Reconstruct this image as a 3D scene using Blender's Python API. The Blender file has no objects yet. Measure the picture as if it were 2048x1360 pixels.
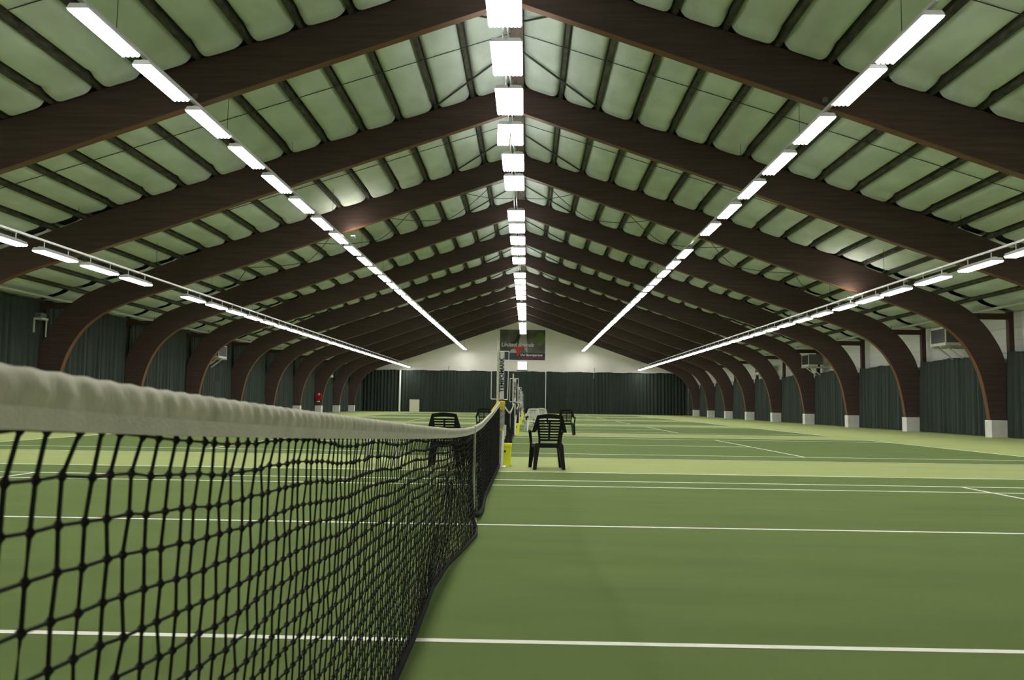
import bpy, math, random
from mathutils import Vector, Matrix

random.seed(7)
SC = bpy.context.scene
C = SC.collection

# ------------------------------------------------------------------ camera
F_PX = 1588.54
CAM = Vector((0.463, -6.970, 1.047))
PITCH, YAW, ROLL = 0.0806, 0.0204, 0.0139
fw = Vector((-math.sin(YAW) * math.cos(PITCH), math.cos(YAW) * math.cos(PITCH), math.sin(PITCH)))
rt = fw.cross(Vector((0, 0, 1))).normalized()
up = rt.cross(fw)
r2 = math.cos(ROLL) * rt + math.sin(ROLL) * up
u2 = -math.sin(ROLL) * rt + math.cos(ROLL) * up
cam_data = bpy.data.cameras.new('camera')
cam_data.sensor_fit = 'HORIZONTAL'
cam_data.sensor_width = 36.0
cam_data.lens = F_PX / 2048 * 36.0
cam_data.clip_start = 0.02
cam_data.clip_end = 300
cam_data.dof.use_dof = True
cam_data.dof.focus_distance = 14.0
cam_data.dof.aperture_fstop = 9.0
cam = bpy.data.objects.new('camera', cam_data)
C.objects.link(cam)
cam.matrix_world = Matrix(((r2.x, u2.x, -fw.x, CAM.x), (r2.y, u2.y, -fw.y, CAM.y),
                           (r2.z, u2.z, -fw.z, CAM.z), (0, 0, 0, 1)))
SC.camera = cam

# ------------------------------------------------------------------ world / exposure
w = bpy.data.worlds.new('world')
SC.world = w
w.use_nodes = True
w.node_tree.nodes['Background'].inputs[0].default_value = (0, 0, 0, 1)
w.node_tree.nodes['Background'].inputs[1].default_value = 0.0
SC.view_settings.view_transform = 'Standard'
SC.view_settings.look = 'None'
SC.view_settings.gamma = 1.0
SC.view_settings.use_curve_mapping = False
SC.view_settings.exposure = 0.0
LAMP_POWER = 29.0
SC.cycles.use_light_tree = True
SC.cycles.max_bounces = 8
SC.cycles.diffuse_bounces = 5
SC.cycles.sample_clamp_indirect = 4.0

# ------------------------------------------------------------------ materials
MATS = {}


def mat(name, col, rough=0.7, var=0.0, scale=6.0, bump=0.0, col2=None, spec=0.3, stretch=None, metal=0.0, detail=4.0, bscale=None, emit=0.0):
    """Procedural principled material: noise between two tones, optional bump."""
    if name in MATS:
        return MATS[name]
    m = bpy.data.materials.new(name)
    m.use_nodes = True
    nt = m.node_tree
    b = nt.nodes['Principled BSDF']
    b.inputs['Roughness'].default_value = rough
    b.inputs['Metallic'].default_value = metal
    b.inputs['Specular IOR Level'].default_value = spec
    if col2 is None:
        col2 = tuple(c * (1 - var) for c in col)
    tc = nt.nodes.new('ShaderNodeTexCoord')
    mp = nt.nodes.new('ShaderNodeMapping')
    nt.links.new(tc.outputs['Object'], mp.inputs[0])
    if stretch:
        mp.inputs['Scale'].default_value = stretch
    nz = nt.nodes.new('ShaderNodeTexNoise')
    nz.inputs['Scale'].default_value = scale
    nz.inputs['Detail'].default_value = detail
    nt.links.new(mp.outputs[0], nz.inputs['Vector'])
    rp = nt.nodes.new('ShaderNodeValToRGB')
    rp.color_ramp.elements[0].position = 0.3
    rp.color_ramp.elements[1].position = 0.7
    rp.color_ramp.elements[0].color = (*col2, 1)
    rp.color_ramp.elements[1].color = (*col, 1)
    nt.links.new(nz.outputs['Fac'], rp.inputs[0])
    nt.links.new(rp.outputs[0], b.inputs['Base Color'])
    if bump:
        bp = nt.nodes.new('ShaderNodeBump')
        bp.inputs['Strength'].default_value = bump
        bp.inputs['Distance'].default_value = 0.01
        if bscale:
            n2 = nt.nodes.new('ShaderNodeTexNoise')
            n2.inputs['Scale'].default_value = bscale
            nt.links.new(mp.outputs[0], n2.inputs['Vector'])
            nt.links.new(n2.outputs['Fac'], bp.inputs['Height'])
        else:
            nt.links.new(nz.outputs['Fac'], bp.inputs['Height'])
        nt.links.new(bp.outputs[0], b.inputs['Normal'])
    if emit:
        b.inputs['Emission Color'].default_value = (1, 0.98, 0.95, 1)
        b.inputs['Emission Strength'].default_value = emit
    MATS[name] = m
    return m


def emission(name, col, strength):
    m = bpy.data.materials.new(name)
    m.use_nodes = True
    nt = m.node_tree
    b = nt.nodes['Principled BSDF']
    b.inputs['Base Color'].default_value = (0.8, 0.8, 0.8, 1)
    b.inputs['Emission Color'].default_value = (*col, 1)
    b.inputs['Emission Strength'].default_value = strength
    MATS[name] = m
    return m


COURT = mat('court carpet', (0.107, 0.151, 0.044), 0.95, 0.14, 1.3, 0.25, spec=0.1, stretch=(0.35, 1.6, 1), bscale=260)
SURR = mat('surround carpet', (0.29, 0.335, 0.128), 0.95, 0.10, 1.1, 0.2, spec=0.1, stretch=(0.4, 1.4, 1), bscale=260)
LINE = mat('line white', (0.80, 0.80, 0.70), 0.9, 0.10, 5.0, spec=0.1)
WALLW = mat('wall white', (0.86, 0.83, 0.76), 0.9, 0.10, 0.6, 0.1, spec=0.1)
PANELW = mat('wall panel', (0.72, 0.72, 0.68), 0.6, 0.12, 1.5, spec=0.2, stretch=(1, 0.3, 3))
ROOFM = mat('roof sheet', (0.3, 0.3, 0.28), 0.9, 0.1, 1.0)
BLANK = mat('insulation blanket', (0.60, 0.675, 0.625), 0.75, 0.22, 0.9, 0.35, spec=0.25, stretch=(1.6, 0.8, 1), bscale=7)
PURL = mat('purlin', (0.085, 0.085, 0.062), 0.8, 0, 9.0, 0.2, col2=(0.022, 0.022, 0.018), stretch=(1, 0.35, 1), detail=8)
RIDGE = mat('ridge timber', (0.16, 0.13, 0.105), 0.8, 0.3, 3.0, stretch=(3, 0.4, 3))
WOOD = mat('glulam', (0.074, 0.046, 0.040), 0.55, 0.35, 2.2, 0.12, spec=0.35, stretch=(0.35, 1, 7))
WOODLIT = mat('glulam soffit', (0.135, 0.056, 0.026), 0.5, 0.3, 2.0, 0.1, stretch=(0.4, 4, 1))  # same arch wood, lightened to paint in the light on its inner edge
FOOT = mat('painted concrete', (0.66, 0.65, 0.60), 0.9, 0.12, 4.0, 0.2)
STEELB = mat('brown steel', (0.060, 0.030, 0.024), 0.6, 0.25, 3.0)
RODM = mat('rod steel', (0.06, 0.06, 0.05), 0.6, 0.3, 5.0)
CURT = mat('curtain green', (0.034, 0.047, 0.037), 0.85, 0.25, 1.2, 0.1, spec=0.25, stretch=(4, 4, 0.25))
LAMPH = mat('lamp housing', (0.55, 0.56, 0.56), 0.5, 0.1, 4.0)
RAILM = mat('rail aluminium', (0.60, 0.60, 0.58), 0.35, 0.1, 4.0, metal=0.6)
LAMPE = emission('lamp tubes', (1.0, 0.985, 0.95), LAMP_POWER)
LAMPU = emission('ridge uplight', (1.0, 0.985, 0.95), LAMP_POWER * 0.95)
UPE = emission('uplight glow', (1.0, 0.93, 0.80), 260.0)
SIGNE = emission('lightbox glow', (1.0, 0.97, 0.88), 1.3)
TWINE = mat('net twine', (0.012, 0.012, 0.012), 0.7, 0.4, 30.0, spec=0.2)
HEM = mat('net hem', (0.014, 0.014, 0.015), 0.8, 0.3, 12.0, spec=0.12)
BAND = mat('headband canvas', (0.60, 0.57, 0.48), 0.9, 0, 14.0, 0.12, col2=(0.41, 0.40, 0.31), stretch=(1, 1.6, 0.7), detail=5, bscale=90)
FLAP = mat('headband flap', (0.62, 0.60, 0.52), 0.9, 0.15, 20.0, 0.2, bscale=200)
STRAP = mat('strap canvas', (0.52, 0.52, 0.44), 0.9, 0.15, 12.0)
POST = mat('galvanised post', (0.34, 0.34, 0.31), 0.55, 0.45, 16.0, 0.1, spec=0.4)
CREAM = mat('cream paint', (0.62, 0.60, 0.46), 0.6, 0.25, 18.0)
GREYB = mat('scoreboard grey', (0.55, 0.55, 0.54), 0.6, 0.1, 8.0)
INK = mat('black print', (0.012, 0.012, 0.015), 0.6)
WHITEP = mat('white paint', (0.85, 0.85, 0.80), 0.5, 0.06, 8.0)
YELL = mat('yellow plastic', (0.80, 0.85, 0.03), 0.45, 0.08, 6.0, spec=0.4)
ROPE = mat('yellow cord', (0.66, 0.50, 0.03), 0.8, 0.3, 30.0)
BLACKP = mat('black plastic', (0.009, 0.009, 0.010), 0.5, 0.2, 8.0, spec=0.2)
WHITEC = mat('white plastic', (0.72, 0.73, 0.66), 0.5, 0.08, 8.0)
HEATC = mat('heater casing', (0.10, 0.10, 0.09), 0.5, 0.2, 4.0)
HEATG = mat('heater grille', (0.030, 0.030, 0.032), 0.5, 0.3, 6.0)
HEATT = mat('heater tray', (0.62, 0.60, 0.55), 0.5, 0.1, 4.0)
BRACK = mat('bracket paint', (0.55, 0.57, 0.48), 0.6, 0.15, 5.0)
PIPE = mat('pipe paint', (0.50, 0.52, 0.43), 0.5, 0.15, 3.0)
RED = mat('red enamel', (0.35, 0.012, 0.015), 0.4, 0.2, 5.0)
GREYP = mat('grey plastic', (0.12, 0.12, 0.12), 0.6, 0.1, 6.0)
DARKD = mat('dark door', (0.020, 0.022, 0.022), 0.6, 0.2, 3.0)
PO_BG = mat('poster print', (0.16, 0.155, 0.14), 0.5, 0, 0.55, col2=(0.035, 0.036, 0.030), detail=2)
PO_NAVY = mat('poster navy', (0.030, 0.038, 0.060), 0.5)
PO_MAR = mat('poster maroon', (0.10, 0.030, 0.055), 0.5, 0.2, 3)
PO_RED = mat('poster red', (0.50, 0.030, 0.022), 0.5, 0.2, 2)
PO_GREEN = mat('poster ball', (0.13, 0.18, 0.030), 0.5, 0.25, 2)
PO_PALE = mat('poster pale', (0.42, 0.40, 0.36), 0.5, 0.25, 1.5)
PO_DARK = mat('poster dark', (0.018, 0.018, 0.022), 0.5)
PO_TEXT = mat('poster lettering', (0.62, 0.62, 0.60), 0.5)


# ------------------------------------------------------------------ helpers
class MB:
    """collects verts and faces"""

    def __init__(s):
        s.v, s.f = [], []

    def add(s, vs, fs):
        n = len(s.v)
        s.v += [tuple(a) for a in vs]
        s.f += [tuple(i + n for i in f) for f in fs]
        return s

    def box(s, x0, x1, y0, y1, z0, z1):
        return s.add([(x0, y0, z0), (x1, y0, z0), (x1, y1, z0), (x0, y1, z0), (x0, y0, z1), (x1, y0, z1), (x1, y1, z1), (x0, y1, z1)],
                     [(3, 2, 1, 0), (4, 5, 6, 7), (0, 1, 5, 4), (1, 2, 6, 5), (2, 3, 7, 6), (3, 0, 4, 7)])

    def hexa(s, a, b):
        """a, b: lists of four corners (bottom ring, top ring)"""
        return s.add(list(a) + list(b), [(3, 2, 1, 0), (4, 5, 6, 7), (0, 1, 5, 4), (1, 2, 6, 5), (2, 3, 7, 6), (3, 0, 4, 7)])

    def cbox(s, x0, x1, y0, y1, z0, z1, c):
        """box with chamfered vertical edges and top"""
        def ring(z, i):
            return [(x0 + c, y0 + i, z), (x1 - c, y0 + i, z), (x1 - i, y0 + c, z), (x1 - i, y1 - c, z),
                    (x1 - c, y1 - i, z), (x0 + c, y1 - i, z), (x0 + i, y1 - c, z), (x0 + i, y0 + c, z)]
        vs = ring(z0, 0) + ring(z1 - c, 0) + [(min(max(x, x0 + c), x1 - c), min(max(y, y0 + c), y1 - c), z1) for x, y, _ in ring(z1, 0)]
        fs = [tuple(range(7, -1, -1)), tuple(range(16, 24))]
        for k in range(2):
            for i in range(8):
                j = (i + 1) % 8
                fs.append((k * 8 + i, k * 8 + j, k * 8 + 8 + j, k * 8 + 8 + i))
        return s.add(vs, fs)

    def tube(s, pts, r, n=6, caps=True):
        pts = [Vector(p) for p in pts]
        rs = r if isinstance(r, (list, tuple)) else [r] * len(pts)
        vs, fs = [], []
        ref = None
        for i, p in enumerate(pts):
            if i == 0:
                d = pts[1] - p
            elif i == len(pts) - 1:
                d = p - pts[i - 1]
            else:
                d = (pts[i + 1] - pts[i - 1])
            d = d.normalized()
            if ref is None:
                ref = Vector((0, 0, 1)) if abs(d.z) < 0.9 else Vector((0, 1, 0))
            a = d.cross(ref)
            if a.length < 1e-4:
                a = d.cross(Vector((1, 0, 0)))
            a.normalize()
            b = d.cross(a)
            for k in range(n):
                t = 2 * math.pi * (k + 0.5) / n
                vs.append(p + (a * math.cos(t) + b * math.sin(t)) * rs[i])
        for i in range(len(pts) - 1):
            for k in range(n):
                k2 = (k + 1) % n
                fs.append((i * n + k, i * n + k2, (i + 1) * n + k2, (i + 1) * n + k))
        if caps:
            fs.append(tuple(range(n - 1, -1, -1)))
            fs.append(tuple((len(pts) - 1) * n + k for k in range(n)))
        return s.add(vs, fs)

    def prism(s, poly, y0, y1):
        """polygon in x,z extruded along y"""
        n = len(poly)
        vs = [(x, y0, z) for x, z in poly] + [(x, y1, z) for x, z in poly]
        fs = [tuple(range(n)), tuple(range(2 * n - 1, n - 1, -1))]
        for i in range(n):
            j = (i + 1) % n
            fs.append((j, i, n + i, n + j))
        return s.add(vs, fs)

    def mesh(s, name, m, smooth=False):
        me = bpy.data.meshes.new(name)
        me.from_pydata(s.v, [], s.f)
        me.materials.append(m)
        if smooth:
            me.polygons.foreach_set('use_smooth', [True] * len(me.polygons))
        me.update()
        return me


def obj(name, me, parent=None, loc=(0, 0, 0), rz=0.0):
    o = bpy.data.objects.new(name, me)
    C.objects.link(o)
    o.location = loc
    if rz:
        o.rotation_euler = (0, 0, rz)
    if parent is not None:
        o.parent = parent
    return o


def part(name, mb, m, parent, smooth=False, label=None, kind=None, loc=(0, 0, 0)):
    o = obj(name, mb.mesh(name, m, smooth), parent, loc)
    if label:
        o['label'] = label
    if kind:
        o['kind'] = kind
    return o


def tag(o, label, cat, group=None):
    o['label'] = label
    o['category'] = cat
    if group:
        o['group'] = group
    return o


def thing(name, label, cat, loc=(0, 0, 0), rz=0.0, group=None):
    return tag(obj(name, None, None, loc, rz), label, cat, group)


def struct(name, mb, m, smooth=False):
    o = obj(name, mb.mesh(name, m, smooth))
    o['kind'] = 'structure'
    return o


def copy_tree(o, parent=None):
    c = o.copy()
    C.objects.link(c)
    c.parent = parent
    for ch in list(o.children):
        copy_tree(ch, c)
    return c


def text_mesh(txt, size, m, shear=0.0, bold=0.0, extrude=0.004):
    cu = bpy.data.curves.new('lettering', 'FONT')
    cu.body = txt
    cu.size = size
    cu.shear = shear
    cu.offset = bold
    cu.extrude = extrude
    cu.align_x = 'CENTER'
    cu.align_y = 'CENTER'
    cu.resolution_u = 3
    t = bpy.data.objects.new('lettering', cu)
    C.objects.link(t)
    bpy.context.view_layer.update()
    dg = bpy.context.evaluated_depsgraph_get()
    me = bpy.data.meshes.new_from_object(t.evaluated_get(dg))
    bpy.data.objects.remove(t)
    me.materials.clear()
    me.materials.append(m)
    return me


def interp(tab, x):
    if x <= tab[0][0]:
        return tab[0][1]
    for (a, b), (c, d) in zip(tab, tab[1:]):
        if x <= c:
            t = (x - a) / (c - a)
            return b + (d - b) * t
    return tab[-1][1]


def smooth_curve(pts, n):
    """Catmull-Rom resample"""
    P = [pts[0]] + list(pts) + [pts[-1]]
    out = []
    for i in range(1, len(P) - 2):
        for k in range(n):
            t = k / n
            q = []
            for c in range(2):
                a, b, d, e = P[i - 1][c], P[i][c], P[i + 1][c], P[i + 2][c]
                q.append(0.5 * (2 * b + (d - a) * t + (2 * a - 5 * b + 4 * d - e) * t * t + (3 * b - a - 3 * d + e) * t ** 3))
            out.append(tuple(q))
    out.append(tuple(pts[-1]))
    return out


ONES = ['', 'first', 'second', 'third', 'fourth', 'fifth', 'sixth', 'seventh', 'eighth', 'ninth', 'tenth', 'eleventh', 'twelfth',
        'thirteenth', 'fourteenth', 'fifteenth', 'sixteenth', 'seventeenth', 'eighteenth', 'nineteenth']


def ordinal(n):
    if n < 20:
        return ONES[n]
    tens = {2: ('twentieth', 'twenty'), 3: ('thirtieth', 'thirty'), 4: ('fortieth', 'forty')}[n // 10]
    return tens[0] if n % 10 == 0 else tens[1] + '-' + ONES[n % 10]


# ------------------------------------------------------------------ dimensions
P = 14.332            # spacing of the courts
B0, S = 24.75, 7.016  # first arch whose legs are in view, arch spacing
Y0, YW = -15.0, 87.5  # back wall, far wall
XW = 20.05            # side walls


def roofz(x):
    return 11.32 - 0.3206 * abs(x)


# ------------------------------------------------------------------ floor
floor = struct('floor', MB().box(-XW - 0.2, XW + 0.2, Y0, YW + 0.2, -0.3, 0.0), SURR)
HB, HD, HS, SV = 11.885, 5.485, 4.115, 6.40
for k in range(6):
    yc = k * P
    part('court_surface', MB().box(-HB, HB, yc - HD, yc + HD, 0.0, 0.004), COURT, floor, label='dark green playing surface')
    lw = 0.025
    segs = []
    for s in (-1, 1):
        segs.append((-HB, HB, yc + s * HD - lw, yc + s * HD + lw))
        segs.append((-HB, HB, yc + s * HS - lw, yc + s * HS + lw))
        segs.append((s * SV - lw, s * SV + lw, yc - HS, yc + HS))
        segs.append((s * HB - lw, s * HB + lw, yc - HD, yc + HD))
    segs.append((-SV, SV, yc - lw, yc + lw))
    if k == 0:
        for s in (-1, 1):
            segs.append((-HB, HB, s * 3.38 - lw, s * 3.38 + lw))
    for i, (a, b, c, d) in enumerate(segs):
        part('court_line', MB().box(a, b, c, d, 0.004, 0.006 + 0.0006 * (i % 3)), LINE, floor)

# ------------------------------------------------------------------ walls
def gable(y0, y1):
    return MB().prism([(-XW, 0), (XW, 0), (XW, roofz(XW) + 0.3), (0, roofz(0) + 0.3), (-XW, roofz(XW) + 0.3)], y0, y1)


struct('wall_far', gable(YW, YW + 0.2), WALLW)
struct('wall_back', gable(Y0 - 0.2, Y0), WALLW)
wl = struct('wall_left', MB().box(-XW - 0.2, -XW, Y0, YW, 0, roofz(XW) + 0.3), WALLW)
wr = struct('wall_right', MB().box(XW, XW + 0.2, Y0, YW, 0, roofz(XW) + 0.3), WALLW)
pm = MB().cbox(-0.01, 0.04, -S / 2 + 0.015, S / 2 - 0.015, 0.012, 0.488, 0.006).mesh('wall_panel', PANELW)
for i in range(-2, 9):
    for k in range(5):
        obj('wall_panel', pm, wr, (XW - 0.03, B0 + (i + 0.5) * S, 2.9 + 0.5 * k))

# ------------------------------------------------------------------ ceiling: roof skin, purlins, insulation blankets, rods
sk = MB()
sk.prism([(-XW - .2, roofz(XW + .2) + 0.30), (0, roofz(0) + 0.30), (XW + .2, roofz(XW + .2) + 0.30), (XW + .2, roofz(XW + .2) + 0.45), (0, roofz(0) + 0.45), (-XW - .2, roofz(XW + .2) + 0.45)], Y0 - .2, YW + .2)
ceiling = struct('ceiling', sk, ROOFM)
PX = [1.42, 2.6, 3.77, 4.94, 6.13, 7.32, 8.48, 9.61, 10.71, 11.81, 12.9, 13.97, 15.04, 16.1, 17.2, 18.3]
part('ridge_purlin', MB().box(-0.12, 0.22, Y0, YW, roofz(0) - 0.12, roofz(0) + 0.28), RIDGE, ceiling, label='brown timber purlin along the ridge')
for x in PX:
    for s in (-1, 1):
        z = roofz(x)
        dz = 0.3206 * 0.05
        a = [(s * x - 0.05, Y0, z + s * dz), (s * x + 0.05, Y0, z - s * dz), (s * x + 0.05, YW, z - s * dz), (s * x - 0.05, YW, z + s * dz)]
        b = [(q[0], q[1], q[2] + 0.24) for q in a]
        part('purlin', MB().hexa(a, b), PURL, ceiling)

ED = [0.16] + PX + [20.1]


def blanket(x0, x1, s, rnd, mb=None, yo=0.0, length=S):
    """one sagging blanket between two purlins; bulges down, pinched up at the purlins"""
    mb = mb or MB()
    us = [0, 0.03, 0.08, 0.15, 0.25, 0.5, 0.75, 0.85, 0.92, 0.97, 1]
    ends = [(0.058, -0.12), (0.075, -0.10), (0.10, 0.05), (0.13, 0.0), (0.35, 0.0), (0.65, 0.0), (0.895, 0.0), (0.925, 0.05), (0.950, -0.09), (0.975, -0.125), (1.0, -0.13)]
    vs = []
    for v, e in ends:                                   # stitched fold, then the end drapes down before the beam
        for u in us:
            x = x0 + 0.045 + (x1 - x0 - 0.09) * u
            h = 1 - abs(2 * u - 1) ** 6
            ee = e * 0.72 * min(1.0, max(0.0, (14.0 - x) / 2.5))
            z = roofz(x) + 0.25 - 0.245 * h + ee * (1 - abs(2 * u - 1) ** 8) + rnd.uniform(-0.008, 0.008) * h
            vs.append((s * x, yo - length / 2 + v * length, z))
    n = len(us)
    fs = []
    for j in range(len(ends) - 1):
        for i in range(n - 1):
            f = (j * n + i, j * n + i + 1, (j + 1) * n + i + 1, (j + 1) * n + i)
            fs.append(f if s < 0 else f[::-1])
    return mb.add(vs, fs)


rb = random.Random(3)
bl_meshes = {}
for bi in range(len(ED) - 1):
    for s in (-1, 1):
        bl_meshes[bi, s] = [blanket(ED[bi], ED[bi + 1], s, rb).mesh('insulation_panel', BLANK, True) for _ in range(2)]
for i in range(-3, 5):
    yc = B0 + (i + 0.5) * S
    for key, ms in bl_meshes.items():
        obj('insulation_panel', ms[(i + key[0]) % 2], ceiling, (0, yc, 0))
rest = MB()
for i in list(range(5, 9)) + [-6, -5, -4]:
    yc = B0 + (i + 0.5) * S
    for bi in range(len(ED) - 1):
        for s in (-1, 1):
            blanket(ED[bi], ED[bi + 1], s, rb, rest, yc)
part('insulation_panel', rest, BLANK, ceiling, True, label='further insulation panels beyond the counted ones', kind='stuff')

for i in range(-3, 9):
    y = B0 + (i + 0.5) * S
    for s in (-1, 1):
        part('sag_rod', MB().tube([(s * 0.1, y, roofz(0.1) - 0.02), (s * 19.5, y, roofz(19.5) - 0.02)], 0.012, 5), RODM, ceiling)
        ya, yb = B0 + i * S, B0 + (i + 1) * S
        part('ridge_brace', MB().tube([(s * 0.1, ya + 0.63 * S, roofz(0.1) - 0.06), (s * 2.6, yb - 0.15, roofz(2.6) - 0.04)], 0.03, 4), RODM, ceiling)
        part('ridge_brace', MB().tube([(s * 0.1, ya + 0.40 * S, roofz(0.1) - 0.06), (s * 2.6, ya + 0.15, roofz(2.6) - 0.04)], 0.03, 4), RODM, ceiling)
# crossed bracing cables in one bay (and its slack)
for i in (0, 7):
    ya, yb = B0 + i * S + 0.2, B0 + (i + 1) * S - 0.2
    nodes = [0.1, 3.5, 7.0, 10.5, 14.0]
    for s in (-1, 1):
        for a, b in zip(nodes, nodes[1:]):
            for (p, q) in ((a, b), (b, a)):
                pts = []
                for k in range(11):
                    t = k / 10
                    x = p + (q - p) * t
                    pts.append((s * x, ya + (yb - ya) * t, roofz(x) - 0.06 - 0.30 * 4 * t * (1 - t)))
                part('bracing_cable', MB().tube(pts, 0.016, 5), RODM, ceiling)

# ------------------------------------------------------------------ glulam arches
LOW = smooth_curve([(0, 10.45), (4, 9.06), (8, 7.67), (11.4, 6.47), (13.2, 5.87), (14.65, 5.42), (15.6, 5.10), (16.4, 4.77), (17.05, 4.42), (17.65, 3.9), (18.1, 3.25), (18.42, 2.5), (18.62, 1.6), (18.75, 0.66)], 4)
UPP = smooth_curve([(0, 11.30), (4, 10.02), (8, 8.74), (11.4, 7.64), (13.2, 7.03), (14.65, 6.47), (16, 5.95), (17.1, 5.55), (17.95, 5.10), (18.6, 4.5), (19.08, 3.8), (19.34, 3.2), (19.44, 2.5), (19.40, 0.66)], 4)


def rafter(s):
    mb = MB()
    n = len(LOW)
    T = 0.12
    vs = []
    for (a, b), (c, d) in zip(LOW, UPP):
        vs += [(s * a, -T, b), (s * a, T, b), (s * c, T, d), (s * c, -T, d)]
    fs = [(0, 1, 2, 3), tuple((n - 1) * 4 + k for k in (3, 2, 1, 0))]
    for i in range(n - 1):
        for k in range(4):
            k2 = (k + 1) % 4
            f = (i * 4 + k, i * 4 + k2, i * 4 + 4 + k2, i * 4 + 4 + k)
            fs.append(f[::-1] if s > 0 else f)
    return mb.add(vs, fs).mesh('rafter', WOOD)


def lit_edge(s):  # thin added strip along the inner curve, carries the painted light
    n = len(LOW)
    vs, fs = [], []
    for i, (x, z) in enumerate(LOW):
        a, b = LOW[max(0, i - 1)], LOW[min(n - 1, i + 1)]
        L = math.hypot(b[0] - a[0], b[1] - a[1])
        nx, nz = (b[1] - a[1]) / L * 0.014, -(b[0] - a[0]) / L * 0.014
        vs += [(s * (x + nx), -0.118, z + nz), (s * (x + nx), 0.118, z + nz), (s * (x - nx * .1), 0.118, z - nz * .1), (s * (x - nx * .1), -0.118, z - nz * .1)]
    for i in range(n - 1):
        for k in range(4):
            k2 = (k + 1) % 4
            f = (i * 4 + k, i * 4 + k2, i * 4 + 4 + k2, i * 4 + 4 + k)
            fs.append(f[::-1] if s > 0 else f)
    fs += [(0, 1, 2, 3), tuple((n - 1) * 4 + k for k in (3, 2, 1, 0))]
    return MB().add(vs, fs).mesh('lit_edge_strip', WOODLIT)


ra = {s: rafter(s) for s in (-1, 1)}
so = {s: lit_edge(s) for s in (-1, 1)}
fm = {s: MB().cbox(min(s * 18.70, s * 19.38), max(s * 18.70, s * 19.38), -0.25, 0.22, 0, 0.68, 0.012).mesh('footing', FOOT) for s in (-1, 1)}
tm = {s: MB().box(min(s * 17.9, s * 19.62), max(s * 17.9, s * 19.62), -0.06, 0.06, 4.69, 4.93).mesh('eave_tie', STEELB) for s in (-1, 1)}
wm = {s: MB().box(min(s * 19.62, s * 19.82), max(s * 19.62, s * 19.82), -0.07, 0.13, 0, 5.0).mesh('wall_post', STEELB) for s in (-1, 1)}
for i in range(-2, 9):
    n = i + 3
    extra = ', crossing the picture top' if n == 1 else (', last before the far wall' if n == 11 else '')
    t = thing('glulam_arch', 'dark brown laminated timber arch, %s from the viewer%s' % (ordinal(n), extra), 'arch', (0, B0 + i * S + 0.25, 0), group='laminated roof arches')
    for s in (-1, 1):
        obj('rafter', ra[s], t)
        obj('lit_edge_strip', so[s], t)['label'] = 'inner edge of the arch, its light painted in as orange brown'
        obj('footing', fm[s], t)['label'] = 'white painted concrete footing'
        obj('eave_tie', tm[s], t)
        obj('wall_post', wm[s], t)

# ------------------------------------------------------------------ curtains
def pleats(length, step, period, amp, rnd):
    ph, fr, am, out = rnd.uniform(0, 6), 1.0, 1.0, []
    n = int(length / step) + 1
    for i in range(n + 1):
        t = min(i * step, length)
        out.append((t, amp * am * (2 * abs(math.sin(ph / 2)) ** 0.8 - 1) + amp * 0.18 * math.sin(ph * 2.3 + 1)))
        fr += (rnd.uniform(0.55, 1.7) - fr) * 0.12
        am += (rnd.uniform(0.35, 1.35) - am) * 0.08
        ph += 2 * math.pi * step / period * fr
    return out


def curtain_mesh(length, z1, axis, sgn, rnd, period=0.46, amp=0.07, wav=0.03):
    """axis 'y': runs along y, folds in x; axis 'x': runs along x, folds in y"""
    pl = pleats(length, 0.045, period, amp, rnd)
    rows = [(0.02, 1.15), (0.35 * z1, 1.0), (0.75 * z1, 0.8), (z1, 0.45)]
    vs, fs = [], []
    m = len(pl)
    for ri, (z, k) in enumerate(rows):
        for t, d in pl:
            dd = d * k + 0.012 * math.sin(t * 3.1 + ri)
            zz = z + (wav * math.sin(t * 1.9 + 0.7) + 0.4 * wav * math.sin(t * 5.3) if ri == 3 else 0)
            q = t - length / 2
            vs.append((dd * sgn, q, zz) if axis == 'y' else (q, dd * sgn, zz))
    for r in range(3):
        for j in range(m - 1):
            fs.append((r * m + j, r * m + j + 1, (r + 1) * m + j + 1, (r + 1) * m + j))
    mb = MB().add(vs, fs)
    return mb.mesh('curtain', CURT, True)


rc = random.Random(11)
for s, side, h in ((-1, 'left', 4.98), (1, 'right', 3.38)):
    for i in range(-1, 9):
        y0 = B0 + i * S + 0.48
        y1 = B0 + (i + 1) * S - 0.01
        if i == 8:
            y1 = YW - 0.55
        cm = curtain_mesh(y1 - y0, h + rc.uniform(-0.04, 0.06), 'y', -s, rc, period=0.45, amp=0.125)
        where = 'between the %s and %s arches' % (ordinal(i + 3), ordinal(i + 4)) if i < 8 else 'between the last arch and the far wall'
        o = obj('curtain', cm, None, (s * 19.46, (y0 + y1) / 2, 0))
        tag(o, 'dark green pleated curtain, %s wall, %s' % (side, where), 'curtain', 'side wall curtains')
for x0, x1, lab in ((-19.3, 2.55, 'wide dark green curtain across the far wall, left of the thin pole'), (2.65, 19.3, 'dark green curtain across the far wall, right of the thin pole')):
    o = obj('curtain', curtain_mesh(x1 - x0, 4.93, 'x', 1, rc, period=0.46, amp=0.15, wav=0.03), None, ((x0 + x1) / 2, YW - 0.33, 0))
    tag(o, lab, 'curtain', 'far wall curtains')

# ------------------------------------------------------------------ lamps
LL = 1.74
LW = 0.345


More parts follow.
